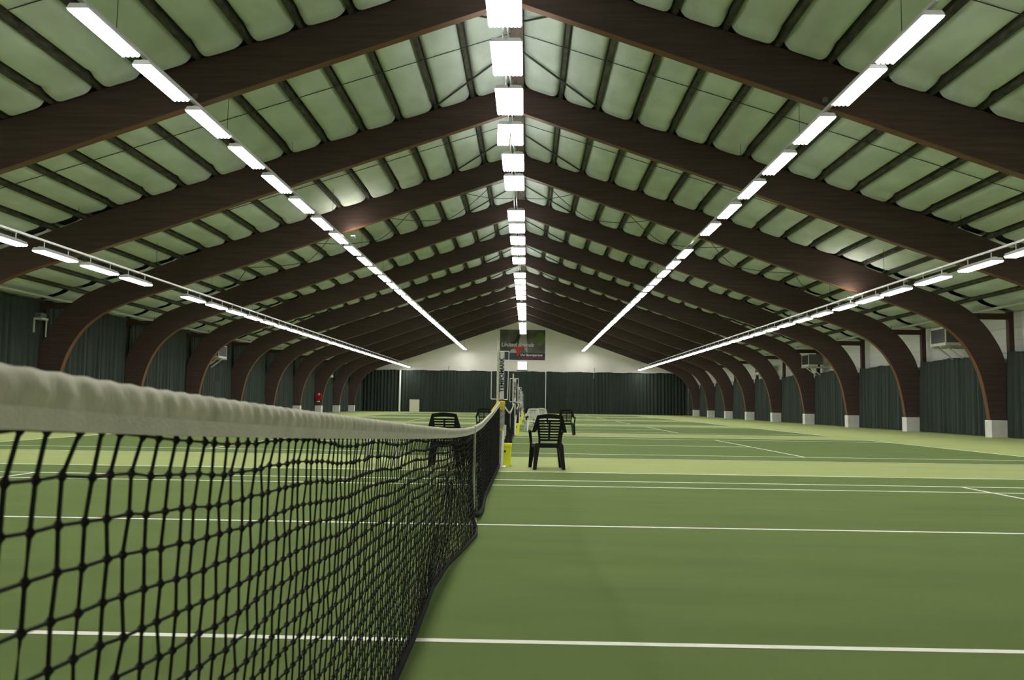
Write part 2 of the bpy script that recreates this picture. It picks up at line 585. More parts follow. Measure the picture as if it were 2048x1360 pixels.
def lamp_meshes():
    h = MB()
    x = LW / 2 + 0.012
    y = LL / 2 + 0.02
    h.hexa([(-x, -y, 0.0), (x, -y, 0.0), (x, y, 0.0), (-x, y, 0.0)], [(-x + .05, -y + .01, 0.09), (x - .05, -y + .01, 0.09), (x - .05, y - .01, 0.09), (-x + .05, y - .01, 0.09)])
    h.box(-0.05, 0.05, -y * 0.9, y * 0.9, 0.09, 0.13)
    d = MB()
    r = LW / 8
    for k in range(4):
        cx = -LW / 2 + r * (2 * k + 1)
        prof = [(cx + r * math.cos(a), -abs(r * 1.05 * math.sin(a))) for a in [math.pi * q / 6 for q in range(7)]]
        n = len(prof)
        vs = [(px, -LL / 2, pz + 0.001) for px, pz in prof] + [(px, LL / 2, pz + 0.001) for px, pz in prof]
        fs = [tuple(range(n - 1, -1, -1)), tuple(range(n, 2 * n))]
        fs += [(j, j + 1, n + j + 1, n + j) for j in range(n - 1)]
        d.add(vs, fs)
    u = MB().add([(-0.045, -LL * .42, 0.131), (0.045, -LL * .42, 0.131), (0.045, LL * .42, 0.131), (-0.045, LL * .42, 0.131)], [(0, 1, 2, 3)])
    return h.mesh('housing', LAMPH), d.mesh('tube_diffuser', LAMPE), u.mesh('uplight_slot', LAMPU)


hm, dm, um = lamp_meshes()


def seq(listed, end, pitch):
    n = round((end - listed[-1]) / pitch)
    step = (end - listed[-1]) / n
    return list(listed) + [listed[-1] + step * (k + 1) for k in range(n)]


ROWS = {
    'inner left': (-6.97, 7.40, seq([6.27, 8.43, 10.78, 13.28, 15.8, 18.35, 20.94, 23.45], 85.45, 2.53), 6.0),
    'inner right': (6.95, 7.40, seq([4.05, 6.4, 8.45, 10.93, 13.46, 16.0, 18.58, 21.24, 25.89, 28.5], 85.45, 2.53), 3.0),
    'outer left': (-13.60, 5.25, seq([13.61, 16.1, 18.55, 20.97, 25.87, 28.37, 30.8], 85.75, 2.43), 13.0),
    'outer right': (13.60, 5.25, seq([13.85, 16.2, 18.9, 21.47, 23.73, 26.1, 28.65], 85.75, 2.43), 13.0),
}
UP_LAMPS = []


def place_lamp(x, y, z, label, group, rz=0.0):
    t = thing('ceiling_lamp', label, 'lamp', (x, y, z), rz, group)
    obj('housing', hm, t)
    obj('tube_diffuser', dm, t)
    if z > 8.5:
        obj('uplight_slot', um, t)
    return t


for row, (x, z, ys, first) in ROWS.items():
    for n, y in enumerate(ys):
        place_lamp(x, y, z, 'bright fluorescent ceiling lamp, %s from the viewer in the %s row' % (ordinal(n + 1), row), 'lamps of the %s row' % row)
    y = ys[0] - 2.4
    n = 1
    while y > -5.0:
        place_lamp(x, y, z, 'fluorescent ceiling lamp of the %s row, %s beyond the picture edge' % (row, ordinal(n)), 'lamps of the %s row' % row)
        y -= 2.4
        n += 1
CEN = [8.35, 10.84, 13.45, 16.04, 18.76, 21.2, 26.15, 28.6, 31.3, 34.0, 36.75, 41.8, 44.4, 47.0, 49.6, 52.2, 56.4, 59.0, 61.6, 64.2, 66.8, 71.4, 74.0, 76.6, 79.2, 81.8]
for n, y in enumerate(CEN):
    for s, nm in ((-1, 'left'), (1, 'right')):
        xx = -0.105 + s * (0.176 if n != 3 else (0.236 if s < 0 else 0.165))
        place_lamp(xx, y, 9.02, 'bright fluorescent ridge lamp, %s unit of the %s pair from the viewer' % (nm, ordinal(n + 1)), 'lamps of the ridge row', 0.05 if (n == 3 and s < 0) else 0)
y = CEN[0] - 2.6
n = 1
while y > -5.0:
    for s in (-1, 1):
        place_lamp(-0.105 + s * 0.176, y, 9.02, 'fluorescent ridge lamp, %s unit of the %s pair beyond the picture edge' % ('left' if s < 0 else 'right', ordinal(n)), 'lamps of the ridge row')
    y -= 2.6
    n += 1

# rails that carry the lamps
for row, (x, z, ys, first) in ROWS.items():
    t = thing('lamp_rail', 'thin pale metal rail carrying the %s row of lamps' % row, 'rail', (x, 0, z))
    dz = 0.33 if 'outer' in row else 0.20
    part('rail', MB().box(-0.035, 0.035, -13.5, 86.5, dz - 0.03, dz + 0.03), RAILM, t)
    hg = MB().box(-0.012, 0.012, -0.012, 0.012, 0.12, dz).mesh('hanger', RAILM)
    wi = MB().tube([(0, 0, dz), (0, 0, roofz(x) - z + 0.1)], 0.007, 4).mesh('suspension_wire', RODM)
    for yy in ys:
        for q in (-0.6, 0.6):
            obj('hanger', hg, t, (0, yy + q, 0))
    for k in range(17):
        obj('suspension_wire', wi, t, (0, B0 - 2.5 * S - 0.6 + k * S * 0.75, 0))
t = thing('lamp_rail', 'pair of thin conduits carrying the ridge row of lamps', 'rail', (-0.1, 0, 9.02))
for xx in (-0.07, 0.03):
    part('rail', MB().tube([(xx, -13.5, 0.16), (xx, 85, 0.16)], 0.022, 6), RAILM, t)
wi = MB().tube([(0, 0, 0.16), (0.1, 0, 2.2)], 0.007, 4).mesh('suspension_wire', RODM)
for k in range(17):
    obj('suspension_wire', wi, t, (0, B0 - 2.5 * S - 0.6 + k * S * 0.75, 0))

# two small uplights that graze the timber
for x, y, z, lab in ((-6.66, 24.60, 7.72, 'small uplight by the inner left lamp row, washing the timber arch orange'), (13.25, 24.60, 5.45, 'small uplight by the outer right lamp row, washing the timber arch orange')):
    t = thing('uplight', lab, 'lamp', (x, y, z))
    part('casing', MB().hexa([(-.07, -.10, -.08), (.07, -.10, -.08), (.07, .10, -.08), (-.07, .10, -.08)], [(-.09, -.12, 0), (.09, -.12, 0), (.09, .12, 0), (-.09, .12, 0)]), LAMPH, t)
    part('glass', MB().box(-.075, .075, -.10, .10, 0.0, 0.012), UPE, t)
    part('arm', MB().box(-.015, .015, -.02, .02, -.20, -.08), RAILM, t)

# ------------------------------------------------------------------ nets
TOP = [(-6.4, 1.08), (-6.28, 1.076), (-6.0, 1.06), (-5.65, 1.043), (-5.35, 1.029), (-4.89, 1.009), (-4.07, 0.973), (-3.17, 0.935), (-2.18, 0.896), (-1.0, 0.862), (0, 0.848), (1.2, 0.862), (3.5, 0.945), (6.0, 1.062), (6.4, 1.075)]
BULGE = [(-6.4, -0.02), (-4.2, -0.01), (-3.4, -0.02), (-2.5, -0.05), (-1.9, -0.03), (-1.4, 0.02), (-1.0, 0.055), (-0.7, 0.075), (-0.4, 0.06), (-0.2, 0.02), (-0.05, -0.015), (0.05, -0.01), (0.35, 0.03), (0.8, 0.035), (1.8, 0.0), (6.4, 0.0)]
NB = 0.054


def net_pt(y, s):
    zt = interp(TOP, y) - NB + 0.004
    zb = 0.035
    if abs(y) < 1.6:
        zb += 0.05 * math.exp(-(y / 0.28) ** 2)
    return (interp(BULGE, y) * (s ** 1.6) + 0.006 * math.sin(y * 2.1) * math.sin(math.pi * s), y, zt + (zb - zt) * s)


def net_mesh():
    rn = random.Random(5)
    ny, nz = 276, 22
    G = []
    for i in range(ny + 1):
        y = -6.34 + 12.68 * i / ny
        col = []
        ph = math.sin(i * 0.35) * 0.006 + math.sin(i * 0.083 + 1) * 0.008
        for j in range(nz + 1):
            s = 0.0 if j == 0 else 0.019 + (j - 1) / (nz - 1) * 0.981
            x, yy, z = net_pt(y, s)
            sh = (0.0, 0.0, 0.017, 0.020)[min(j, 3)]
            jit = 0 if j in (0, nz) else 1
            col.append(Vector((x + rn.uniform(-.003, .003) * jit, yy - sh + rn.uniform(-.0025, .0025) * jit, z + (ph + rn.uniform(-.002, .002)) * jit * (1 - s))))
        G.append(col)
    mb = MB()
    def rad(i):
        y = -6.34 + 12.68 * i / ny
        return 0.0023 + 0.0013 * min(1, max(0, (y + 3.0) / 2.4))
    for i in range(ny + 1):
        mb.tube(G[i], rad(i), 4, False)
    for j in range(1, nz + 1):
        pts = []
        for i in range(ny + 1):
            pts.append(G[i][j])
        mb.tube(pts, [rad(i) for i in range(ny + 1)], 4, False)
    k = 0.0066
    for i in range(ny + 1):
        for j in range(1, nz):
            p = G[i][j]
            mb.add([p + Vector(d) for d in ((k, 0, 0), (-k, 0, 0), (0, k * 1.25, 0), (0, -k * 1.25, 0), (0, 0, k * 1.3), (0, 0, -k * 1.3))],
                   [(0, 2, 4), (2, 1, 4), (1, 3, 4), (3, 0, 4), (2, 0, 5), (1, 2, 5), (3, 1, 5), (0, 3, 5)])
    return mb.mesh('netting', TWINE)


def band_mesh():
    rn = random.Random(9)
    mb = MB()
    n = 1600
    rings = []
    w1 = [rn.uniform(-1, 1) for _ in range(n + 1)]
    for i in range(n + 1):
        y = -6.4 + 12.8 * i / n
        zt = interp(TOP, y)
        a = 0.0022 * math.sin(y * 2 * math.pi / 0.047) + 0.0012 * math.sin(y * 31.0 + 2 * math.sin(y * 7)) + 0.0003 * w1[i]
        b = 0.0015 * math.sin(y * 2 * math.pi / 0.047 + 1.3)
        rings.append([(-0.0085, y, zt - NB), (0.0085, y, zt - NB), (0.0095, y, zt - NB * 0.66), (0.0125 + a, y + 0.004, zt - NB * 0.40), (0.0105 + b, y, zt - NB * 0.15), (0.005, y, zt + b * 0.5),
                      (-0.005, y, zt + b * 0.5), (-0.0105 - b, y, zt - NB * 0.15), (-0.0125 - a, y - 0.004, zt - NB * 0.40), (-0.0095, y, zt - NB * 0.66)])
    m = 10
    vs = [p for r in rings for p in r]
    fs = []
    for i in range(n):
        for k in range(m):
            k2 = (k + 1) % m
            fs.append((i * m + k, i * m + k2, i * m + m + k2, i * m + m + k)[::-1])
    fs.append(tuple(range(m)))
    fs.append(tuple(n * m + k for k in range(m - 1, -1, -1)))
    return mb.add(vs, fs).mesh('headband', BAND, True)


def flap_mesh():
    mb = MB()
    n = 280
    vs, fs = [], []
    for i in range(n + 1):
        y = -6.4 + 12.8 * i / n
        zt = interp(TOP, y)
        q = 0.0008 * math.sin(y * 2 * math.pi / 0.046)
        vs += [(-0.0115 - q, y, zt - NB - 0.003), (0.0115 + q, y, zt - NB - 0.003), (0.0118 + q, y, zt - NB * 0.66), (-0.0118 - q, y, zt - NB * 0.66)]
    for i in range(n):
        for k in range(4):
            k2 = (k + 1) % 4
            fs.append((i * 4 + k, i * 4 + k2, i * 4 + 4 + k2, i * 4 + 4 + k)[::-1])
    fs.append((0, 1, 2, 3))
    fs.append((n * 4 + 3, n * 4 + 2, n * 4 + 1, n * 4))
    return mb.add(vs, fs).mesh('headband_flap', FLAP)


def hem_mesh():
    mb = MB()
    pts, rs = [], []
    n = 220
    for i in range(n + 1):
        y = -6.34 + 12.68 * i / n
        x, yy, z = net_pt(y, 1.0)
        pts.append((x, yy, z))
        rs.append(0.028 if y > 0.1 else 0.015)
    mb.tube(pts, rs, 6)
    return mb.mesh('hem_tape', HEM, True)


NETM, BANDM, FLAPM, HEMM = net_mesh(), band_mesh(), flap_mesh(), hem_mesh()
STRM = MB().hexa([(-0.012, -0.028, 0.06), (0.014, -0.028, 0.06), (0.014, 0.028, 0.06), (-0.012, 0.028, 0.06)], [(-0.014, -0.025, 0.852), (0.016, -0.025, 0.852), (0.016, 0.025, 0.852), (-0.014, 0.025, 0.852)]).mesh('centre_strap', STRAP)
RINGM = MB().tube([(0.03 * math.cos(a), 0, 0.035 + 0.03 * math.sin(a)) for a in [2 * math.pi * k / 10 for k in range(11)]], 0.006, 5).mesh('floor_ring', WHITEP)
for k in range(6):
    lab = 'black tennis net with worn off-white headband, nearest, filling the left foreground' if k == 0 else 'black tennis net of the %s court from the viewer, white band dipping at its centre' % ordinal(k + 1)
    t = thing('tennis_net', lab, 'tennis net', (0, k * P, 0), group='tennis nets in one line')
    o = obj('netting', NETM, t)
    o['kind'] = 'stuff'
    o['label'] = 'black knotted netting'
    obj('headband', BANDM, t)['label'] = 'worn off-white canvas headband'
    obj('headband_flap', FLAPM, t)['label'] = 'pale lower edge of the headband'
    obj('hem_tape', HEMM, t)
    obj('centre_strap', STRM, t)['label'] = 'off-white centre strap'
    obj('floor_ring', RINGM, t)

# posts
def post_mesh():
    mb = MB()
    mb.tube([(0, 0, 0.0), (0, 0, 1.04), (0, 0, 1.07)], [0.043, 0.043, 0.030], 14)
    return mb.mesh('tube', POST)


pmesh = post_mesh()
pbase = MB().cbox(-0.10, 0.10, -0.09, 0.09, 0, 0.02, 0.008).mesh('base_plate', WHITEP)
pcol = MB().tube([(0, 0, 0.600), (0, 0, 0.640)], 0.050, 12).mesh('collar', ROPE)
pcrank = MB().cbox(0.035, 0.075, -0.03, 0.03, 0.46, 0.66, 0.006).mesh('ratchet', GREYB)
for k in range(6):
    for s in (-1, 1):
        if s > 0:
            lab = 'grey steel net post holding the scoreboard at the far end of the %s net' % ordinal(k + 1)
            if k == 5:
                lab = 'grey steel net post at the far end of the last net'
        else:
            lab = 'grey steel net post at the near end of the %s net' % ordinal(k + 1) if k else 'grey steel net post of the nearest net, beside the viewer'
        t = thing('net_post', lab, 'post', (0.02 if s > 0 else 0.0, k * P + s * 6.46, 0), group='net posts')
        obj('tube', pmesh, t)
        obj('base_plate', pbase, t)
        obj('collar', pcol, t)
        obj('ratchet', pcrank, t)

# yellow cord over the near far-end post
t = thing('yellow_cord', 'yellow cord looped over the post top and headband of the nearest net', 'cord', (0.02, 6.46, 1.07))
lp = MB()
for q in range(3):
    lp.tube([(0.062 * math.cos(a), 0.062 * math.sin(a), 0.01 - 0.018 * q + 0.006 * math.sin(3 * a)) for a in [2 * math.pi * k / 14 for k in range(15)]], 0.011, 5, False)
part('coil', lp, ROPE, t, True)
part('loose_end', MB().tube([(-0.04, -0.05, 0.02), (-0.05, -0.8, -0.03), (-0.055, -1.8, -0.095), (-0.045, -2.6, -0.12)], 0.010, 5).tube([(-0.03, -0.05, 0.015), (-0.034, -0.9, -0.055), (-0.03, -2.1, -0.10)], 0.008, 5), ROPE, t, True)
part('knot', MB().cbox(-0.03, 0.05, -0.075, -0.045, -0.12, 0.03, 0.01), ROPE, t)

# scoreboards on the posts
TXT = text_mesh('TEMPOMARK', 0.098, INK, 0.0, 0.0028, 0.0015)
SB = MB().cbox(-0.012, 0.062, -0.035, 0.035, 1.13, 1.945, 0.008).mesh('board', GREYB)
SP = MB().tube([(-0.042, 0, 1.02), (-0.042, 0, 2.115)], 0.023, 10).mesh('pole', CREAM)
fr = MB()
for a, b in (((-0.155, 0, 1.94), (0.138, 0, 1.945)), ((-0.155, 0, 1.13), (0.125, 0, 1.125)), ((-0.155, 0, 1.13), (-0.155, 0, 1.94)), ((0.125, 0, 1.125), (0.138, 0, 1.945))):
    fr.tube([a, b], 0.0065, 6)
FRM = fr.mesh('wire_frame', WHITEP)
for k in range(5):
    lab = 'tall scoreboard post with white wire frame on the nearest post' if k == 0 else 'scoreboard post with wire frame, %s in line from the viewer' % ordinal(k + 1)
    t = thing('scoreboard', lab, 'scoreboard', (0.0, k * P + 6.56, 0), group='scoreboards on the net posts')
    obj('pole', SP, t)
    b = obj('board', SB, t)
    b['label'] = 'grey board lettered TEMPOMARK upwards'
    o = obj('lettering', TXT, b, (0.025, -0.0365, 1.54))
    o.rotation_euler = (math.radians(90), math.radians(-90), 0)
    obj('wire_frame', FRM, t)

# white singles stick and yellow bin beside each scoreboard post
stick = MB()
stick.hexa([(-0.018, -0.018, 0.012), (0.018, -0.018, 0.012), (0.018, 0.018, 0.012), (-0.018, 0.018, 0.012)], [(0.002, 0.042, 0.61), (0.036, 0.042, 0.61), (0.036, 0.078, 0.61), (0.002, 0.078, 0.61)])
STK = stick.mesh('pole', WHITEP)
STB = MB().cbox(-0.09, 0.07, -0.05, 0.07, 0.006, 0.018, 0.004).mesh('foot', WHITEP)


def bin_meshes():
    def rr(w, d, z):
        c = 0.02
        return [(-w + c, -d, z), (w - c, -d, z), (w, -d + c, z), (w, d - c, z), (w - c, d, z), (-w + c, d, z), (-w, d - c, z), (-w, -d + c, z)]
    body = MB()
    rings = [rr(0.060, 0.115, 0.0), rr(0.070, 0.128, 0.33), rr(0.062, 0.120, 0.33), rr(0.052, 0.108, 0.012)]
    vs = [p for r in rings for p in r]
    fs = [tuple(range(7, -1, -1)), tuple(24 + k for k in range(8))]
    for i in range(3):
        for k in range(8):
            k2 = (k + 1) % 8
            fs.append((i * 8 + k, i * 8 + k2, i * 8 + 8 + k2, i * 8 + 8 + k))
    body.add(vs, fs)
    rim = MB()
    ro = [rr(0.070, 0.128, 0.325), rr(0.079, 0.137, 0.33), rr(0.079, 0.137, 0.375), rr(0.066, 0.124, 0.38), rr(0.062, 0.120, 0.325)]
    vs = [p for r in ro for p in r]
    fs = []
    for i in range(4):
        for k in range(8):
            k2 = (k + 1) % 8
            fs.append((i * 8 + k, i * 8 + k2, i * 8 + 8 + k2, i * 8 + 8 + k))
    rim.add(vs, fs)
    em = MB()
    for z in (0.25,):
        n = 10
        em.add([(-0.035 + 0.018 * math.cos(2 * math.pi * q / n), -0.1275, z + 0.022 * math.sin(2 * math.pi * q / n)) for q in range(n)] +
               [(-0.035 + 0.018 * math.cos(2 * math.pi * q / n), -0.11, z + 0.022 * math.sin(2 * math.pi * q / n)) for q in range(n)],
               [tuple(range(n - 1, -1, -1))] + [(q, (q + 1) % n, n + (q + 1) % n, n + q) for q in range(n)])
    return body.mesh('body', YELL), rim.mesh('rim', YELL), em.mesh('emblem', INK)


bb, brm, bem = bin_meshes()
for k in range(5):
    at = 'nearest' if k == 0 else ordinal(k + 1)
    t = thing('singles_stick', 'short white singles stick leaning on the %s scoreboard post' % at, 'net stick', (0.050, k * P + 6.29, 0), group='white sticks at the posts')
    obj('pole', STK, t)
    obj('foot', STB, t)
    t = thing('waste_bin', 'slim bright yellow bin standing beside the %s scoreboard post' % at, 'bin', (0.128, k * P + 6.70, 0), group='yellow bins at the posts')
    obj('body', bb, t)
    obj('rim', brm, t)
    obj('emblem', bem, t)

# ------------------------------------------------------------------ chairs (local: back towards -y, sitter faces +y)
def back_y(z):
    return -0.185 - 0.26 * max(0, z - 0.42)


def bxz(mb, poly, th=0.022):
    """polygon in x,z laid in the leaning plane of the backrest"""
    n = len(poly)
    vs = [(x, back_y(z) - th / 2, z) for x, z in poly] + [(x, back_y(z) + th / 2, z) for x, z in poly]
    fs = [tuple(range(n)), tuple(range(2 * n - 1, n - 1, -1))]
    for i in range(n):
        j = (i + 1) % n
        fs.append((j, i, n + i, n + j))
    return mb.add(vs, fs)


def chair_meshes(mt):
    M = {}
    seat = MB()
    prof = [(-0.20, 0.420), (-0.10, 0.408), (0.05, 0.405), (0.18, 0.412), (0.235, 0.40), (0.245, 0.37)]
    vs, fs = [], []
    for y, z in prof:
        hw = 0.215 + 0.03 * (y + 0.2) / 0.44
        vs += [(-hw, y, z), (hw, y, z), (hw, y, z - 0.028), (-hw, y, z - 0.028)]
    n = len(prof)
    for i in range(n - 1):
        for k in range(4):
            k2 = (k + 1) % 4
            fs.append((i * 4 + k, i * 4 + k2, i * 4 + 4 + k2, i * 4 + 4 + k))
    fs += [(3, 2, 1, 0), tuple((n - 1) * 4 + k for k in range(4))]
    seat.add(vs, fs)
    seat.box(-0.215, 0.215, -0.205, -0.18, 0.350, 0.425)                     # rear skirt
    for s in (-1, 1):
        seat.hexa([(s * 0.215 - .01, -0.2, 0.36), (s * 0.215 + .01, -0.2, 0.36), (s * 0.243 + .01, 0.24, 0.34), (s * 0.243 - .01, 0.24, 0.34)],
                  [(s * 0.215 - .01, -0.2, 0.415), (s * 0.215 + .01, -0.2, 0.415), (s * 0.243 + .01, 0.24, 0.40), (s * 0.243 - .01, 0.24, 0.40)])
    M['seat'] = seat.mesh('seat', mt)
    frame = MB()
    # crest rail, gently arched
    N = 8
    top = [(-0.20 + 0.40 * i / N, 0.875 + 0.022 * math.sin(math.pi * i / N)) for i in range(N + 1)]
    bot = [(-0.185 + 0.37 * i / N, 0.815 + 0.012 * math.sin(math.pi * i / N)) for i in range(N + 1)]
    for i in range(N):
        bxz(frame, [bot[i], bot[i + 1], top[i + 1], top[i]], 0.026)
    for s in (-1, 1):
        f = [(s * 0.135, 0.40), (s * 0.165, 0.40), (s * 0.185, 0.55), (s * 0.205, 0.66), (s * 0.208, 0.875), (s * 0.175, 0.86), (s * 0.165, 0.68), (s * 0.148, 0.56)]
        if s < 0:
            f = f[::-1]
        for a in range(3):
            q = [f[a], f[a + 1], f[-2 - a], f[-1 - a]] if s > 0 else None
        # build stile from stacked quads
        outer = [(0.168, 0.40), (0.172, 0.50), (0.186, 0.60), (0.205, 0.70), (0.208, 0.80), (0.200, 0.875)]
        inner = [(0.136, 0.40), (0.140, 0.50), (0.150, 0.60), (0.162, 0.70), (0.172, 0.80), (0.176, 0.86)]
        for i in range(5):
            q = [(s * inner[i][0], inner[i][1]), (s * outer[i][0], outer[i][1]), (s * outer[i + 1][0], outer[i + 1][1]), (s * inner[i + 1][0], inner[i + 1][1])]
            bxz(frame, q if s > 0 else q[::-1], 0.028)
    bxz(frame, [(-0.014, 0.475), (0.014, 0.475), (0.016, 0.786), (-0.016, 0.786)], 0.02)   # centre rib
    M['backrest'] = frame.mesh('backrest', mt)
    sl = []
    for k in range(8):
        z = 0.475 + 0.0445 * k
        hw = interp([(0.40, 0.137), (0.50, 0.141), (0.60, 0.152), (0.70, 0.164), (0.80, 0.173), (0.9, 0.176)], z)
        m = MB()
        bxz(m, [(-hw, z - 0.015), (hw, z - 0.015), (hw, z + 0.015), (-hw, z + 0.015)], 0.018)
        sl.append(m.mesh('slat', mt))
    M['slat'] = sl
    for s in (-1, 1):
        m = MB()
        # wing from the back stile
        wing_o = [(0.205, 0.872), (0.228, 0.80), (0.258, 0.70), (0.278, 0.625), (0.285, 0.598)]
        wing_i = [(0.196, 0.872), (0.200, 0.80), (0.200, 0.70), (0.192, 0.645), (0.235, 0.598)]
        for i in range(4):
            q = [(s * wing_i[i][0], wing_i[i][1]), (s * wing_o[i][0], wing_o[i][1]), (s * wing_o[i + 1][0], wing_o[i + 1][1]), (s * wing_i[i + 1][0], wing_i[i + 1][1])]
            bxz(m, q[::-1] if s > 0 else q, 0.020)
        # flat arm running forward, then curving down to the front leg
        arm = [(0.258, -0.235, 0.612), (0.272, -0.10, 0.628), (0.276, 0.05, 0.626), (0.272, 0.18, 0.610), (0.262, 0.235, 0.560), (0.252, 0.245, 0.48), (0.246, 0.235, 0.40)]
        wd = [0.026, 0.028, 0.030, 0.028, 0.024, 0.022, 0.022]
        vs, fs = [], []
        for i, (x, y, z) in enumerate(arm):
            a, b = arm[max(0, i - 1)], arm[min(len(arm) - 1, i + 1)]
            ty, tz = b[1] - a[1], b[2] - a[2]
            L = math.hypot(ty, tz)
            ny, nz = -tz / L * 0.011, ty / L * 0.011
            h = wd[i]
            vs += [(s * (x - h), y - ny, z - nz), (s * (x + h), y - ny, z - nz), (s * (x + h), y + ny, z + nz), (s * (x - h), y + ny, z + nz)]
        for i in range(len(arm) - 1):
            for k in range(4):
                k2 = (k + 1) % 4
                f = (i * 4 + k, i * 4 + k2, i * 4 + 4 + k2, i * 4 + 4 + k)
                fs.append(f[::-1] if s > 0 else f)
        e = (len(arm) - 1) * 4
        fs += [(0, 1, 2, 3), (e + 3, e + 2, e + 1, e)]
        m.add(vs, fs)
        M['armrest', s] = m.mesh('armrest', mt)
        for fr_, (x0, y0, x1, y1) in (('front', (0.222, 0.205, 0.258, 0.262)), ('rear', (0.190, -0.185, 0.236, -0.262))):
            m = MB()
            a = 0.026
            c = 0.044
            m.hexa([(s * x1 - a, y1 - a, 0), (s * x1 + a, y1 - a, 0), (s * x1 + a, y1 + a, 0), (s * x1 - a, y1 + a, 0)],
                   [(s * x0 - c, y0 - c * .8, 0.40), (s * x0 + c, y0 - c * .8, 0.40), (s * x0 + c, y0 + c * .8, 0.40), (s * x0 - c, y0 + c * .8, 0.40)])
            M['leg', s, fr_] = m.mesh('leg', mt)
    return M


CHM = {'black': chair_meshes(BLACKP), 'white': chair_meshes(WHITEC)}


def chair(colour, x, y, rz, label):
    M = CHM[colour]
    t = thing('garden_chair', label, 'chair', (x, y, 0), rz, 'plastic chairs beside the nets')
    obj('seat', M['seat'], t)
    b = obj('backrest', M['backrest'], t)
    for m in M['slat']:
        obj('slat', m, b)
    for s in (-1, 1):
        obj('armrest', M['armrest', s], t)
        for f in ('front', 'rear'):
            obj('leg', M['leg', s, f], t)
    return t


chair('black', 0.80, 6.20, 0.10, 'black slatted plastic armchair right of the nearest net, seen from behind')
chair('black', -0.885, 6.40, -0.05, 'black slatted plastic armchair left of the nearest net, partly behind its band')
chair('black', 1.86, 21.05, -0.12, 'black plastic armchair further off, second on the right of the nets')
chair('black', -1.06, 21.05, 0.06, 'black plastic armchair further off, left of the nets behind the white band')
chair('white', 0.66, 24.7, 0.16, 'white plastic chair just right of the nets, behind the nearest black chair')
chair('white', 1.08, 29.2, 0.05, 'white plastic chair further back, peeking above the nearest black chair')
chair('black', 0.60, 35.4, 0.1, 'small distant black chair behind the two white chairs, near the nets')
chair('black', 1.30, 36.2, -0.1, 'small distant black chair behind the white chairs, near the thin pole')
t = thing('side_table', 'low white plastic table seen through the netting left of the nearest net', 'table', (-1.97, 6.42, 0), 0.25)
part('table_top', MB().cbox(-0.27, 0.27, -0.22, 0.22, 0.49, 0.525, 0.012), WHITEC, t)
for sx in (-1, 1):
    for sy in (-1, 1):
        part('leg', MB().hexa([(sx * .235 - .02, sy * .19 - .02, 0), (sx * .235 + .02, sy * .19 - .02, 0), (sx * .235 + .02, sy * .19 + .02, 0), (sx * .235 - .02, sy * .19 + .02, 0)],
                              [(sx * .215 - .03, sy * .17 - .03, .49), (sx * .215 + .03, sy * .17 - .03, .49), (sx * .215 + .03, sy * .17 + .03, .49), (sx * .215 - .03, sy * .17 + .03, .49)]), WHITEC, t)

# ------------------------------------------------------------------ heaters on the side walls
def heater(side, y, z, label, w=1.30):
    t = thing('fan_heater', label, 'heater', (19.45 if side > 0 else -19.26, y, z), group='wall mounted fan heaters')
    s = side
    X = lambda a: -s * a     # towards the hall
    def bx(a0, a1, y0, y1, z0, z1):
        return MB().box(min(X(a0), X(a1)), max(X(a0), X(a1)), y0, y1, z0, z1)
    h = w / 2
    part('casing', bx(0.0, 0.86, -h, h, 0.12, 0.78), HEATC, t)
    g = bx(0.86, 0.875, -h + .05, h - .05, 0.17, 0.73)
    gp = part('grille', g, HEATG, t)
    for k in range(6):
        part('slat', bx(0.875, 0.895, -h + .05, h - .05, 0.20 + 0.09 * k, 0.225 + 0.09 * k), HEATC, gp)
    part('front_frame', MB().add(bx(0.86, 0.90, -h, h, 0.73, 0.78).v, bx(0, 1, 0, 1, 0, 1).f).add(bx(0.86, 0.90, -h, -h + .05, 0.12, 0.78).v, bx(0, 1, 0, 1, 0, 1).f).add(bx(0.86, 0.90, h - .05, h, 0.12, 0.78).v, bx(0, 1, 0, 1, 0, 1).f), BRACK, t)
    part('drip_tray', bx(0.30, 0.90, -h, h, 0.0, 0.12), HEATT, t)
    for q in (-h * 0.6, h * 0.6):
        part('bracket_arm', bx(-0.58 if s > 0 else -0.77, 1.0, q - .04, q + .04, -0.08, 0.0), BRACK, t)
        st = MB()
        st.hexa([(X(0.02), q - .035, -0.55), (X(0.10), q - .035, -0.55), (X(0.10), q + .035, -0.55), (X(0.02), q + .035, -0.55)],
                [(X(0.62), q - .035, -0.07), (X(0.72), q - .035, -0.07), (X(0.72), q + .035, -0.07), (X(0.62), q + .035, -0.07)])
        part('bracket_strut', st, BRACK, t)


heater(1, 28.35, 3.86, 'dark fan heater on white brackets high on the right wall, nearest one')
heater(1, 45.2, 3.75, 'dark fan heater high on the right wall, second from the viewer, mostly behind an arch')
heater(1, 56.0, 3.68, 'dark fan heater high on the right wall, farthest one')
heater(-1, 41.6, 3.62, 'dark fan heater on white brackets on the left wall, second from the viewer')
t = thing('wall_bracket_unit', 'small pale metal bracket unit high on the left curtain beside the arch leg', 'bracket', (-19.38, 24.55, 3.75))
part('shelf', MB().box(0, 0.34, -0.22, 0.22, 0.42, 0.50), HEATT, t)
part('side_plate', MB().box(0, 0.05, -0.22, -0.17, -0.1, 0.42), BRACK, t)
part('side_plate', MB().box(0.26, 0.30, 0.17, 0.22, -0.25, 0.42), BRACK, t)
part('box', MB().cbox(0.0, 0.28, -0.20, 0.2, 0.52, 0.70, 0.02), GREYP, t)
heater(-1, 69.0, 3.45, 'fan heater on the left wall, farthest small pale one', 1.1)

